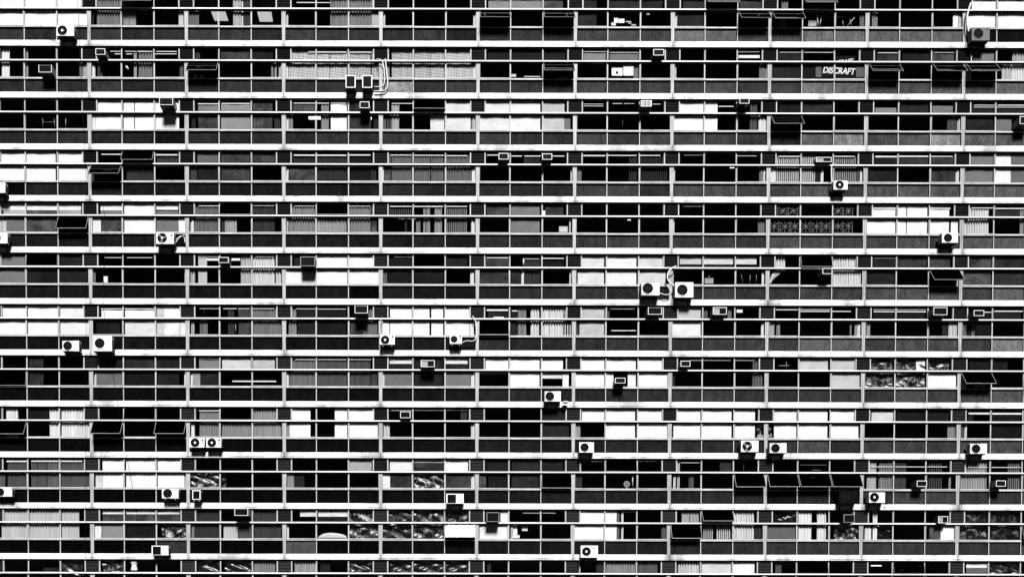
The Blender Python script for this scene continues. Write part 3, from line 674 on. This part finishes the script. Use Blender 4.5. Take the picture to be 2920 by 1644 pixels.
for v in ((0, 0, 935, 1030, 480, 540, 'small window unit with littered front grille'), (0, 0, 370, 500, 640, 715, 'black-fronted window unit', 'open'),
          (0, 0, 1565, 1700, 960, 1032, 'deep black window unit, pale cheeks', 'open', .6), (1, 0, 1040, 1135, 995, 1058, 'small window unit in white rim'),
          (2, 0, 1408, 1512, 475, 535, 'window unit in white rim'), (2, 0, 1285, 1390, 980, 1040, 'window unit with pale vertical slats', 'slat'), (2, 0, 2245, 2340, 958, 1010, 'window unit with black box front', 'open'),
          (1, 1, 2405, 2502, 120, 182, 'small window unit in white rim'), (2, 1, 318, 415, 125, 184, 'small window unit in white rim'), (0, 1, 2150, 2250, 1145, 1200, 'white-rimmed window unit'),
          (3, 1, 565, 660, 1255, 1310, 'small window unit under the ledge'), (1, 2, 980, 1110, 205, 280, 'deep window unit with black front', 'open', .6), (1, 2, 1630, 1765, 745, 812, 'window unit with half white front', 'half'),
          (1, 2, 1425, 1525, 1248, 1312, 'window unit with thick white rim'), (2, 2, 1345, 1480, 222, 292, 'deep window unit with black front', 'open', .6), (2, 2, 1980, 2115, 222, 292, 'window unit with half white front', 'half'),
          (2, 2, 1022, 1122, 918, 970, 'window unit set between white blinds'), (2, 2, 1662, 1757, 750, 806, 'window unit with thick white rim'), (3, 2, 1645, 1780, 222, 296, 'large window unit, thick white rim'),
          (3, 2, 2037, 2138, 250, 305, 'window unit with stained white rim'), (0, 3, 2300, 2435, 775, 845, 'large window unit with black front', 'open', .6), (1, 3, 2270, 2395, 808, 900, 'black window unit', 'black'),
          (3, 3, 1482, 1580, 495, 552, 'window unit in white rim between curtains'), (3, 3, 2253, 2348, 493, 550, 'white-rimmed unit beside striped blind'), (3, 3, 768, 875, 825, 905, 'dark window unit in thin white rim', 'black'),
          (3, 0, 2485, 2600, 1135, 1210, 'window unit at the edge'), (1, 1, 445, 590, 1140, 1232, 'black window unit in a metal rack', 'black'), (3, 1, 503, 655, 160, 206, 'white window unit between striped blinds', 'half', .25),
          (3, 3, 1690, 1785, 843, 910, 'plain white window unit', 'half', .3)):
    window_unit(*v)

# ------------------------------------------------------------------ pipes, hoses and hanging cables
def run(name, c, cr, pts, r, mat, look, Y=-.2, cat='pipe', group=None):
    P = [at(c, x, cr, y, Y) for x, y in pts]
    o = link(name, tube_mesh(P, r, mat), None)
    return later(o, look, sum(P, Vector())/len(P), cat, group)
G = 'refrigerant pipes of the condensers'
run('refrigerant_pipe', 3, 0, [(2010, 15), (1975, 120), (1970, 220), (1988, 300)], .045, 'pipe', 'long white insulated pipe above grey condenser', group=G)
run('refrigerant_pipe', 1, 0, [(1205, 580), (1262, 580), (1283, 660), (1290, 850), (1185, 850)], .03, 'pipe', 'inner white pipe bent to paired condensers', group=G)
run('refrigerant_pipe', 1, 0, [(1295, 575), (1305, 680), (1322, 845), (1290, 892), (1180, 893)], .034, 'pipe', 'outer white pipe bent to paired condensers', group=G)
run('refrigerant_pipe', 0, 1, [(1722, 1005), (1765, 945), (1815, 928)], .022, 'pipe', 'thin white pipe curving beside condenser', Y=-.3, group=G)
run('refrigerant_pipe', 0, 1, [(1725, 975), (1775, 935), (1812, 950), (1815, 1000)], .022, 'pipe', 'hooked white pipe beside condenser', Y=-.26, group=G)
run('refrigerant_pipe', 3, 1, [(690, 232), (655, 236), (650, 330), (657, 415)], .03, 'pipe', 'white pipe dropping to small condenser', group=G)
run('refrigerant_pipe', 2, 1, [(1620, 1235), (1565, 1262), (1530, 1325), (1545, 1390), (1600, 1430)], .04, 'pipe', 'curled white hose above twin condensers', Y=-.3, group=G)
run('refrigerant_pipe', 2, 2, [(1460, 85), (1530, 106), (1580, 75), (1535, 15)], .03, 'pipe', 'looped white hose between twin condensers', Y=-.3, group=G)
run('refrigerant_pipe', 1, 2, [(1250, 325), (1228, 370), (1228, 490)], .026, 'pipe', 'straight white pipe above condenser', group=G)
run('refrigerant_pipe', 1, 2, [(2140, 308), (2172, 360), (2182, 510), (2150, 562), (2080, 550), (2040, 570)], .026, 'pipe', 'long white pipe looping to small condenser', group=G)
run('power_cable', 0, 0, [(395, 258), (430, 320), (490, 388), (585, 425)], .014, 'black_metal', 'slack black cable beside condenser', Y=-.14, cat='cable')
run('drain_hose', 3, 3, [(1160, 720), (1185, 740), (1195, 725), (1172, 722)], .014, 'black_metal', 'black drain hose under condenser', Y=-.2, cat='hose')
pts = [at(0, x, r, y, -.14) for r, x, y in ((0, 757, 0), (0, 770, 250), (0, 795, 960), (0, 825, 1440), (1, 836, 590), (1, 830, 1060), (2, 828, 650), (3, 820, 230), (3, 815, 760), (3, 812, 1270))]
tag(link('hanging_cable', tube_mesh(pts, .008, 'dark_metal', 5), None), 'thin dark cable hanging down the whole facade near its left end', 'cable')
pts = [at(0, x, r, y, -.14) for r, x, y in ((1, 1005, 640), (1, 1035, 880), (2, 990, 150), (2, 1030, 440), (2, 1115, 1030), (2, 1143, 1190), (3, 1205, 100), (3, 1222, 230), (3, 1260, 440), (3, 1310, 720), (3, 1345, 905), (3, 1415, 1260))]
tag(link('hanging_cable', tube_mesh(pts, .008, 'dark_metal', 5), None), 'thin slanting cable crossing the second bay from the left', 'cable')

# ------------------------------------------------------------------ curtain rails behind the upper panes
RAILS = {(0, 0): '1080 1185 508 5;1125 1185 533 7;1228 1335 508 5;1240 1298 533 7;1350 1500 508 7;1540 1740 508 7;1525 1740 532 6;1950 2155 1022 8;2190 2470 1018 8',
 (1, 0): '420 605 22 7;620 750 22 6;530 600 508 6;620 910 508 8;945 1160 508 8;385 600 1012 8;620 735 1012 8;755 910 1012 8;1355 1560 1013 6',
 (2, 0): '740 945 500 7;985 1260 508 4;2230 2440 500 7;2235 2440 548 28;730 920 1018 4;730 920 1037 4;1010 1100 1012 7;1120 1220 1012 6;1400 1475 1018 5;2040 2185 1040 8;2345 2445 1002 5',
 (3, 0): '1105 1300 508 7;150 360 505 5;390 680 505 6;1650 1850 505 6;2040 2240 1025 6;2270 2550 1025 8;2040 2550 1045 5',
 (0, 1): '990 1185 138 10;1530 1745 142 12;1955 2155 643 7;2180 2455 643 3;2500 2710 640 6;1015 1185 1150 5;1240 1490 1150 5;1940 2160 1140 7;2030 2150 1168 22;2280 2365 1168 22',
 (1, 1): '385 595 143 12;610 905 143 12;930 1145 140 12;1340 1550 140 8;1575 1865 142 8;1890 2095 147 8;2290 2400 140 10;390 590 643 6;930 1140 643 6;1335 1545 645 10;1570 1855 645 12;1885 2090 645 10;0 185 1142 6;1370 1545 1143 4;2280 2495 1150 12',
 (2, 1): '10 115 150 8;140 300 150 8;420 535 150 8;720 935 145 12;960 1240 143 10;1270 1470 143 10;2220 2410 148 4;1700 1880 140 3;1690 1880 645 3;305 525 1157 9;140 280 1162 4',
 (3, 1): '135 345 153 8;675 880 153 8;1080 1290 155 14;1310 1595 152 14;1620 1830 153 8;1065 1285 665 10;1605 1810 665 10;2015 2225 660 8;2245 2530 665 10;1065 1275 1157 3',
 (0, 2): '980 1195 238 8;1215 1510 238 8;1960 2160 236 4;2195 2330 236 7;2345 2460 236 6;2490 2705 236 6;1950 2155 730 6;2285 2720 953 12;1950 2155 1243 8;2180 2465 1240 6',
 (1, 2): '400 590 238 5;615 895 240 5;2280 2490 250 16;390 590 738 8;615 895 738 8;920 1140 738 8;1335 1545 1238 7;1565 1850 1236 7;1870 2085 1236 5;2345 2450 322 12',
 (2, 2): '980 1215 238 5;1755 1865 746 5;1885 2150 746 4;2190 2385 746 5;10 65 258 10;985 1225 452 8',
 (3, 2): '110 325 245 10;340 635 262 8;340 635 243 8;650 840 262 8;1060 1265 265 8;1285 1570 265 9;1060 1265 245 6;1285 1570 245 6;2140 2210 270 8;2235 2510 260 10;1985 2195 1268 16;2215 2500 1270 16',
 (0, 3): '35 235 315 14;280 550 312 14;575 785 312 14', (2, 3): '110 275 815 3;305 430 815 3;1090 1210 803 5;690 895 307 4;1240 1420 307 4;1660 1840 320 4',
 (3, 3): '1040 1245 360 6;1270 1560 360 6;1580 1775 360 6;1980 2170 365 6;2210 2500 365 6'}
for (c, cr), txt in RAILS.items():
    for it in txt.split(';'):
        x0, x1, y, th = map(float, it.split()); h = max(.02, th/SC*.02)
        a, q = at(c, x0, cr, y, .045), at(c, x1, cr, y, .045)
        root = link('curtain_rail', boxes('ledge_paint', (-(q.x-a.x)/2, (q.x-a.x)/2, -.008, .010, -h/2, h/2)), None, ((a.x+q.x)/2, .045, a.z))
        later(root, ('thin ' if th < 6 else 'thick ' if th > 11 else '')+'white curtain rail', root.location, 'curtain rail', 'curtain rails behind the upper windows')

# ------------------------------------------------------------------ lamps
def lamp(c, cr, x0, x1, y, th, look, mat='tube_light', Y=.5, skew=0):
    a, q = at(c, x0, cr, y, Y), at(c, x1, cr, y+skew, Y); h = th/SC*.02
    root = link('ceiling_lamp', None, None, (a+q)/2); w_ = q.x-a.x; ang = math.atan2(a.z-q.z, w_)
    link('tube', tube_mesh([(-w_/2, 0, 0), (w_/2, 0, 0)], h/2, mat), root, (0, 0, 0), (0, ang, 0))
    link('fixture', boxes('dark_metal', (-w_/2, w_/2, -.03, .05, h/2, h/2+.03)), root, (0, 0, 0), (0, ang, 0))
    later(root, look, root.location, 'lamp')
lamp(1, 0, 535, 650, 1157, 24, 'lit tube lamp above dark room'); lamp(1, 0, 930, 1155, 1160, 22, 'long lit tube lamp')
lamp(3, 3, 1035, 1135, 1328, 8, 'slim lit tube lamp'); lamp(3, 3, 1493, 1533, 1332, 10, 'short tilted lit lamp', skew=-8); lamp(3, 3, 1312, 1355, 1378, 10, 'short tilted lit lamp', skew=-8)
lamp(2, 0, 1800, 1840, 152, 13, 'small lit lamp in dark room'); lamp(2, 0, 1345, 1372, 128, 10, 'small dim lamp', 'dim_light')
lamp(3, 3, 35, 70, 462, 10, 'small lit ceiling lamp', Y=1.0); lamp(3, 3, 440, 495, 465, 12, 'oval lit ceiling lamp', Y=1.0)
lamp(2, 1, 2150, 2190, 265, 6, 'tiny lit lamp'); lamp(2, 1, 1150, 1180, 778, 6, 'tiny lit lamp')
def slant_panel(c, cr, pts, mat, look):
    P = [at(c, x, cr, y, Y) for x, y, Y in pts]; o0 = sum(P, Vector())/4; bm = bmesh.new()
    v = [bm.verts.new(p-o0) for p in P]; w_ = [bm.verts.new(p-o0+Vector((0, .03, .05))) for p in P]
    bm.faces.new(v); bm.faces.new(w_[::-1])
    for i in range(4): bm.faces.new((v[i], v[(i+1) % 4], w_[(i+1) % 4], w_[i]))
    later(link('ceiling_light_panel', mesh_of(bm, mat), None, o0), look, o0, 'lamp')
slant_panel(0, 0, [(2085, 118, .5), (2225, 118, .5), (2255, 205, 1.2), (2120, 205, 1.2)], 'dim_light', 'pale square light panel on the ceiling')
slant_panel(1, 0, [(25, 118, .5), (165, 118, .5), (180, 212, 1.2), (50, 212, 1.2)], 'dim_light', 'pale square light panel on the ceiling')
for i, x in enumerate(range(1425, 1605, 19)):
    p = at(1, x, 1, 768, .12)
    if not i: string = link('light_string', None, None, p); later(string, 'row of tiny lit bulbs', p, 'light string'); p0 = p
    bm = bmesh.new(); bmesh.ops.create_icosphere(bm, subdivisions=1, radius=.012+.004*(i > 6)); link('bulb', mesh_of(bm, 'tube_light'), string, p-p0)

# ------------------------------------------------------------------ odds and ends on the window boards
def prop(name, cat, look, c, cr, x0, x1, y0, y1, t, Y=.14, dep=.1, lid=True):
    a, q = at(c, x0, cr, y1, Y), at(c, x1, cr, y0, Y); W, H = q.x-a.x, q.z-a.z
    root = link(name, boxes('plain', (-W/2, W/2, 0, dep, 0, H*.86), (-W/2-.006, W/2+.006, -.006, dep+.006, H*.862, H)) if lid else boxes('plain', (-W/2, W/2, 0, dep, 0, H), bevel=min(W, H)*.12), None, ((a.x+q.x)/2, Y, a.z), color=alb(t))
    later(root, look, Vector(((a.x+q.x)/2, 0, (a.z+q.z)/2)), cat, None); return root
for v in ((2, 0, 1028, 1066, 165, 215, 255), (2, 0, 1069, 1128, 175, 215, 255), (2, 0, 1000, 1045, 212, 241, 230), (2, 0, 1140, 1192, 198, 206, 240), (2, 0, 1165, 1195, 214, 222, 235), (2, 0, 1195, 1240, 230, 241, 230),
          (2, 0, 10, 60, 722, 748, 200), (2, 0, 140, 300, 742, 750, 235), (2, 0, 460, 590, 750, 764, 180), (3, 0, 430, 510, 190, 246, 165), (2, 1, 480, 565, 843, 897, 200), (2, 1, 1900, 1985, 1352, 1405, 150),
          (0, 2, 2095, 2142, 962, 987, 250), (3, 2, 2035, 2150, 955, 1012, 150), (3, 3, 30, 215, 1000, 1062, 252), (3, 3, 650, 900, 552, 577, 160), (3, 3, 25, 240, 552, 577, 140), (0, 1, 1008, 1045, 1333, 1393, 255), (2, 3, 310, 346, 680, 700, 240),
          (2, 3, 100, 154, 938, 990, 240), (2, 3, 12, 52, 932, 1030, 250), (2, 3, 5, 75, 1032, 1062, 245)):
    prop('box', 'box', ('white' if v[6] > 215 else 'grey')+' box on the window board', *v)
for v in ((2, 0, 1000, 1110, 648, 745), (2, 0, 1113, 1215, 633, 745)):
    o = prop('poster', 'poster', 'white paper sheet behind the glass', *v, 255, .05, .006, False)
bm = bmesh.new()
for dx, dz, r in ((-.03, .03, .04), (.03, .03, .04), (-.035, -.03, .045), (.03, -.035, .04), (0, 0, .03)): disc_ring(bm, 0, r, dx*.01, 14, dx, dz)
p = at(2, 1055, 0, 705, .044); q = [o for o in bpy.data.objects if o.name.startswith('poster')][0]
link('printed_mark', mesh_of(bm, 'black_metal'), q, p-q.location)
prop('paper', 'paper', 'small white paper stuck in the window', 2, 2, 2210, 2270, 240, 275, 250, .05, .004, False)
for x in (1905, 1926, 1970, 1990): prop('book', 'book', 'white book leaning on the sill', 0, 0, x, x+14, 735, 766, 245, .12, .12, False)
def stick(c, cr, pts, r, t, look, Y=.12, name='pole', cat='pole'):
    P = [at(c, x, cr, y, Y) for x, y in pts]; o = link(name, tube_mesh(P, r, 'plain', 6), None, color=alb(t)); later(o, look, sum(P, Vector())/len(P), cat)
for c, cr, pts, r, t in ((3, 0, [(518, 125), (521, 246)], .045, 250), (3, 0, [(560, 130), (540, 246)], .03, 245), (3, 0, [(880, 160), (808, 246)], .022, 170), (3, 0, [(838, 180), (850, 246)], .016, 190), (3, 0, [(765, 195), (772, 246)], .014, 190),
                         (3, 0, [(575, 160), (820, 148)], .025, 80), (0, 0, [(1238, 645), (1260, 692)], .07, 252), (0, 0, [(408, 1150), (410, 1262)], .012, 170), (0, 0, [(415, 1160), (492, 1160)], .012, 150), (0, 0, [(420, 1203), (520, 1203)], .012, 150),
                         (0, 0, [(523, 1160), (528, 1262)], .012, 170), (0, 0, [(637, 1140), (637, 1262)], .016, 200), (3, 2, [(210, 735), (210, 825)], .014, 200), (3, 2, [(135, 798), (240, 798)], .014, 220), (2, 3, [(1188, 440), (1188, 562)], .03, 230),
                         (2, 1, [(1943, 1330), (1943, 1352)], .014, 190), (2, 1, [(2250, 1290), (2275, 1405)], .018, 120), (2, 1, [(2345, 1320), (2340, 1405)], .016, 140), (2, 1, [(2405, 1310), (2405, 1405)], .012, 140), (2, 1, [(128, 1150), (124, 1235)], .05, 240), 
                         (2, 0, [(1106, 1160), (1106, 1262)], .012, 90), (3, 0, [(210, 690), (250, 655)], .02, 150), (0, 2, [(2003, 220), (2003, 300)], .012, 90), (0, 2, [(1978, 880), (1978, 962)], .014, 130), (2, 2, [(748, 578), (750, 620)], .022, 220),
                         (2, 3, [(2278, 310), (2276, 405)], .014, 140), (0, 2, [(2318, 365), (2318, 480)], .016, 200), (3, 3, [(345, 343), (605, 343)], .014, 120), (3, 3, [(455, 393), (545, 393)], .014, 130), (0, 0, [(2190, 640), (2215, 632)], .03, 220)):
    stick(c, cr, pts, r, t, 'pale pole seen in the window' if t > 140 else 'grey pole seen in the window')
# table fan
p = at(2, 1130, 3, 530, .2); root = link('table_fan', None, None, p); later(root, 'small chrome table fan', p, 'fan')
bm = bmesh.new()
for r in (.06, .12, .17): disc_ring(bm, r-.012, r+.004, -.02, 18)
link('guard', mesh_of(bm, 'pipe'), root); link('stem', tube_mesh([(0, 0, -.16), (0, 0, -.3)], .02, 'pipe'), root); link('base', boxes('pipe', (-.09, .09, -.06, .06, -.33, -.30)), root)
# white vase
p = at(0, 1300, 3, 1400, .15); prof = [(.0, 0), (.17, 0), (.2, .12), (.14, .3), (.17, .42), (.24, .5), (.24, .56), (.0, .56)]
bm = bmesh.new(); rings = [[bm.verts.new((r*math.cos(2*math.pi*i/16), .5*r*math.sin(2*math.pi*i/16), z)) for i in range(16)] for r, z in prof if r > 0]
for a, q in zip(rings, rings[1:]):
    for i in range(16): bm.faces.new((a[i], a[(i+1) % 16], q[(i+1) % 16], q[i]))
bm.faces.new(rings[0][::-1]); bm.faces.new(rings[-1])
later(link('vase', mesh_of(bm, 'plain', True), None, p, color=.85), 'white waisted vase standing inside', p+Vector((0, 0, .3)), 'vase')
# heaped cloth and the white bowl
def heap(name, cat, look, c, cr, x0, x1, y0, y1, t, Y=.16, flip=False):
    a, q = at(c, x0, cr, y1, Y), at(c, x1, cr, y0, Y); W, H = (q.x-a.x)/2, q.z-a.z; bm = bmesh.new(); rows = []
    for j in range(6):
        e = j/5*math.pi/2
        rows.append([bm.verts.new((W*math.cos(e)*math.cos(2*math.pi*i/24)*(1+.08*math.sin(5*i+j)), .1*math.cos(e)*math.sin(2*math.pi*i/24), (H-H*math.sin(e) if flip else H*math.sin(e))*(1+.1*math.sin(3*i)))) for i in range(24)])
    for r0, r1 in zip(rows, rows[1:]):
        for i in range(24): bm.faces.new((r0[i], r0[(i+1) % 24], r1[(i+1) % 24], r1[i]))
    later(link(name, mesh_of(bm, 'sheet', True), None, ((a.x+q.x)/2, Y, a.z), color=alb(t)), look, Vector(((a.x+q.x)/2, 0, a.z+H/2)), cat)
heap('cloth_heap', 'cloth', 'pale heap of cloth on board', 1, 3, 610, 890, 1015, 1063, 215)
heap('bowl', 'bowl', 'white bowl hung under a condenser', 2, 2, 505, 565, 1150, 1175, 240, -.3, True)
# banner with bold lettering
a, q = at(3, 385, 0, 756, .06), at(3, 975, 0, 640, .06); W, H = q.x-a.x, q.z-a.z
ban = link('banner', boxes('black_metal', (-W/2, W/2, 0, .008, 0, H)), None, ((a.x+q.x)/2, .06, a.z)); later(ban, 'black banner with bold white capital lettering', Vector(((a.x+q.x)/2, 0, a.z+H/2)), 'banner')
p0, p1 = at(3, 572, 0, 690, .055), at(3, 882, 0, 690, .055)
m = text_mesh('DISCRAFT', .36, 'tube_white') if 'tube_white' in MAT else text_mesh('DISCRAFT', .36, 'pipe'); wd = max(v.co.x for v in m.vertices)-min(v.co.x for v in m.vertices)
for v in m.vertices: v.co.x *= (p1.x-p0.x)/wd; v.co.x += v.co.y*.22
for v in m.vertices: v.co.y *= 1.35
L = link('lettering', m, ban, ((p0.x+p1.x)/2-ban.location.x, -.006, p0.z-ban.location.z), (math.radians(90), 0, 0)); L.rotation_euler.y = math.radians(3)
m2 = m.copy(); L2 = link('lettering', m2, ban, ((p0.x+p1.x)/2-ban.location.x, -.007, p0.z-ban.location.z+.006), (math.radians(90), 0, 0)); L2.rotation_euler.y = math.radians(3); L2.location.x += .012
p = at(3, 870, 0, 588, .06); m3 = text_mesh('CRAFT', .3, 'pipe')
bm = bmesh.new(); q0, q1 = at(3, 690, 0, 600, .062), at(3, 890, 0, 540, .062)
up = link('banner', boxes('black_metal', (-(q1.x-q0.x)/2, (q1.x-q0.x)/2, 0, .006, 0, q1.z-q0.z)), None, ((q0.x+q1.x)/2, .062, q0.z)); later(up, 'folded banner end with white lettering', Vector(((q0.x+q1.x)/2, 0, (q0.z+q1.z)/2)), 'banner')
link('lettering', m3, up, (.02, -.006, .02), (math.radians(90), math.radians(-6), 0))
for x0, x1 in ((498, 560), (890, 975)): prop('cloth', 'cloth', 'grey cloth hung beside the banner', 3, 0, x0, x1, 642, 756, 85, .045, .012, False)
# star-shaped iron grilles
def grille(c, cr, x0, x1, y0, y1, wild):
    a, q = at(c, x0, cr, y1, .06), at(c, x1, cr, y0, .06); W, H = q.x-a.x, q.z-a.z; root = link('iron_grille', None, None, ((a.x+q.x)/2, .06, a.z)); root.empty_display_size = .1
    e = .016
    link('frame', boxes('plain', (-W/2, -W/2+e, 0, .02, 0, H), (W/2-e, W/2, 0, .02, 0, H), (-W/2+e, W/2-e, 0, .02, 0, e), (-W/2+e, W/2-e, 0, .02, H-e, H)), root, color=.22)
    for i in range(4):
        t = math.pi*i/4+random.uniform(-.2, .2)*wild; L = min(W/abs(math.cos(t)) if abs(math.cos(t)) > .01 else 9, H/abs(math.sin(t)) if abs(math.sin(t)) > .01 else 9)*.46*random.uniform(1-.4*wild, 1)
        link('spoke', tube_mesh([(-L*math.cos(t), .004*i, H/2-L*math.sin(t)), (.05*wild, .004*i, H/2+.04*wild), (L*math.cos(t), .004*i, H/2+L*math.sin(t))], .011, 'plain', 5), root, color=.3)
    later(root, 'white star-shaped iron grille', Vector(((a.x+q.x)/2, 0, a.z+H/2)), 'grille', 'star grilles behind the window')
for x0, x1 in ((50, 140), (150, 248), (255, 338), (356, 446), (462, 552), (560, 640)): grille(3, 1, x0, x1, 783, 903, .3)
for x0, x1 in ((666, 760), (768, 860)): grille(3, 1, x0, x1, 783, 903, 1)
for x0, x1 in ((128, 222), (232, 326), (668, 760), (768, 862)): grille(3, 1, x0, x1, 645, 740, .8)
# tied-back curtain
def tied(c, cr, top, bot, y0, y1, look):
    Y = .08; bm = bmesh.new(); rows = []
    for j in range(9):
        f = j/8; e = f*f*(3-2*f); x0, x1 = top[0]+(bot[0]-top[0])*e, top[1]+(bot[1]-top[1])*e; row = []
        for i in range(31):
            p = at(c, x0+(x1-x0)*i/30, cr, y0+(y1-y0)*f, Y); p.y = Y+.022*math.sin(i*1.3); row.append(bm.verts.new(p))
        rows.append(row)
    o0 = rows[-1][15].co.copy()
    for r in rows:
        for v in r: v.co -= o0
    for r0, r1 in zip(rows, rows[1:]):
        for i in range(30): bm.faces.new((r0[i], r0[i+1], r1[i+1], r1[i]))
    later(link('curtain', mesh_of(bm, 'cloth', True), None, o0, color=.8), look, o0+Vector((0, 0, .3)), 'curtain', groups['curtain'])
tied(3, 1, (80, 168), (46, 66), 1275, 1400, 'white curtain gathered and tied back')

for o, lab, cat, grp, x in WAIT: by.setdefault('#'+lab, []).append((o, lab, cat, x, grp))
for key, qs in by.items():
    if key[0] != '#': continue
    qs.sort(key=lambda q: q[3])
    for i, (o, l, cat, x, grp) in enumerate(qs):
        o['label'] = l if len(qs) == 1 else '%s %s' % (ORD[i+1], l)
        o['category'] = cat
        if len(o['label'].split()) > 16: print('LONG', o['label'])
        if grp: o['group'] = grp
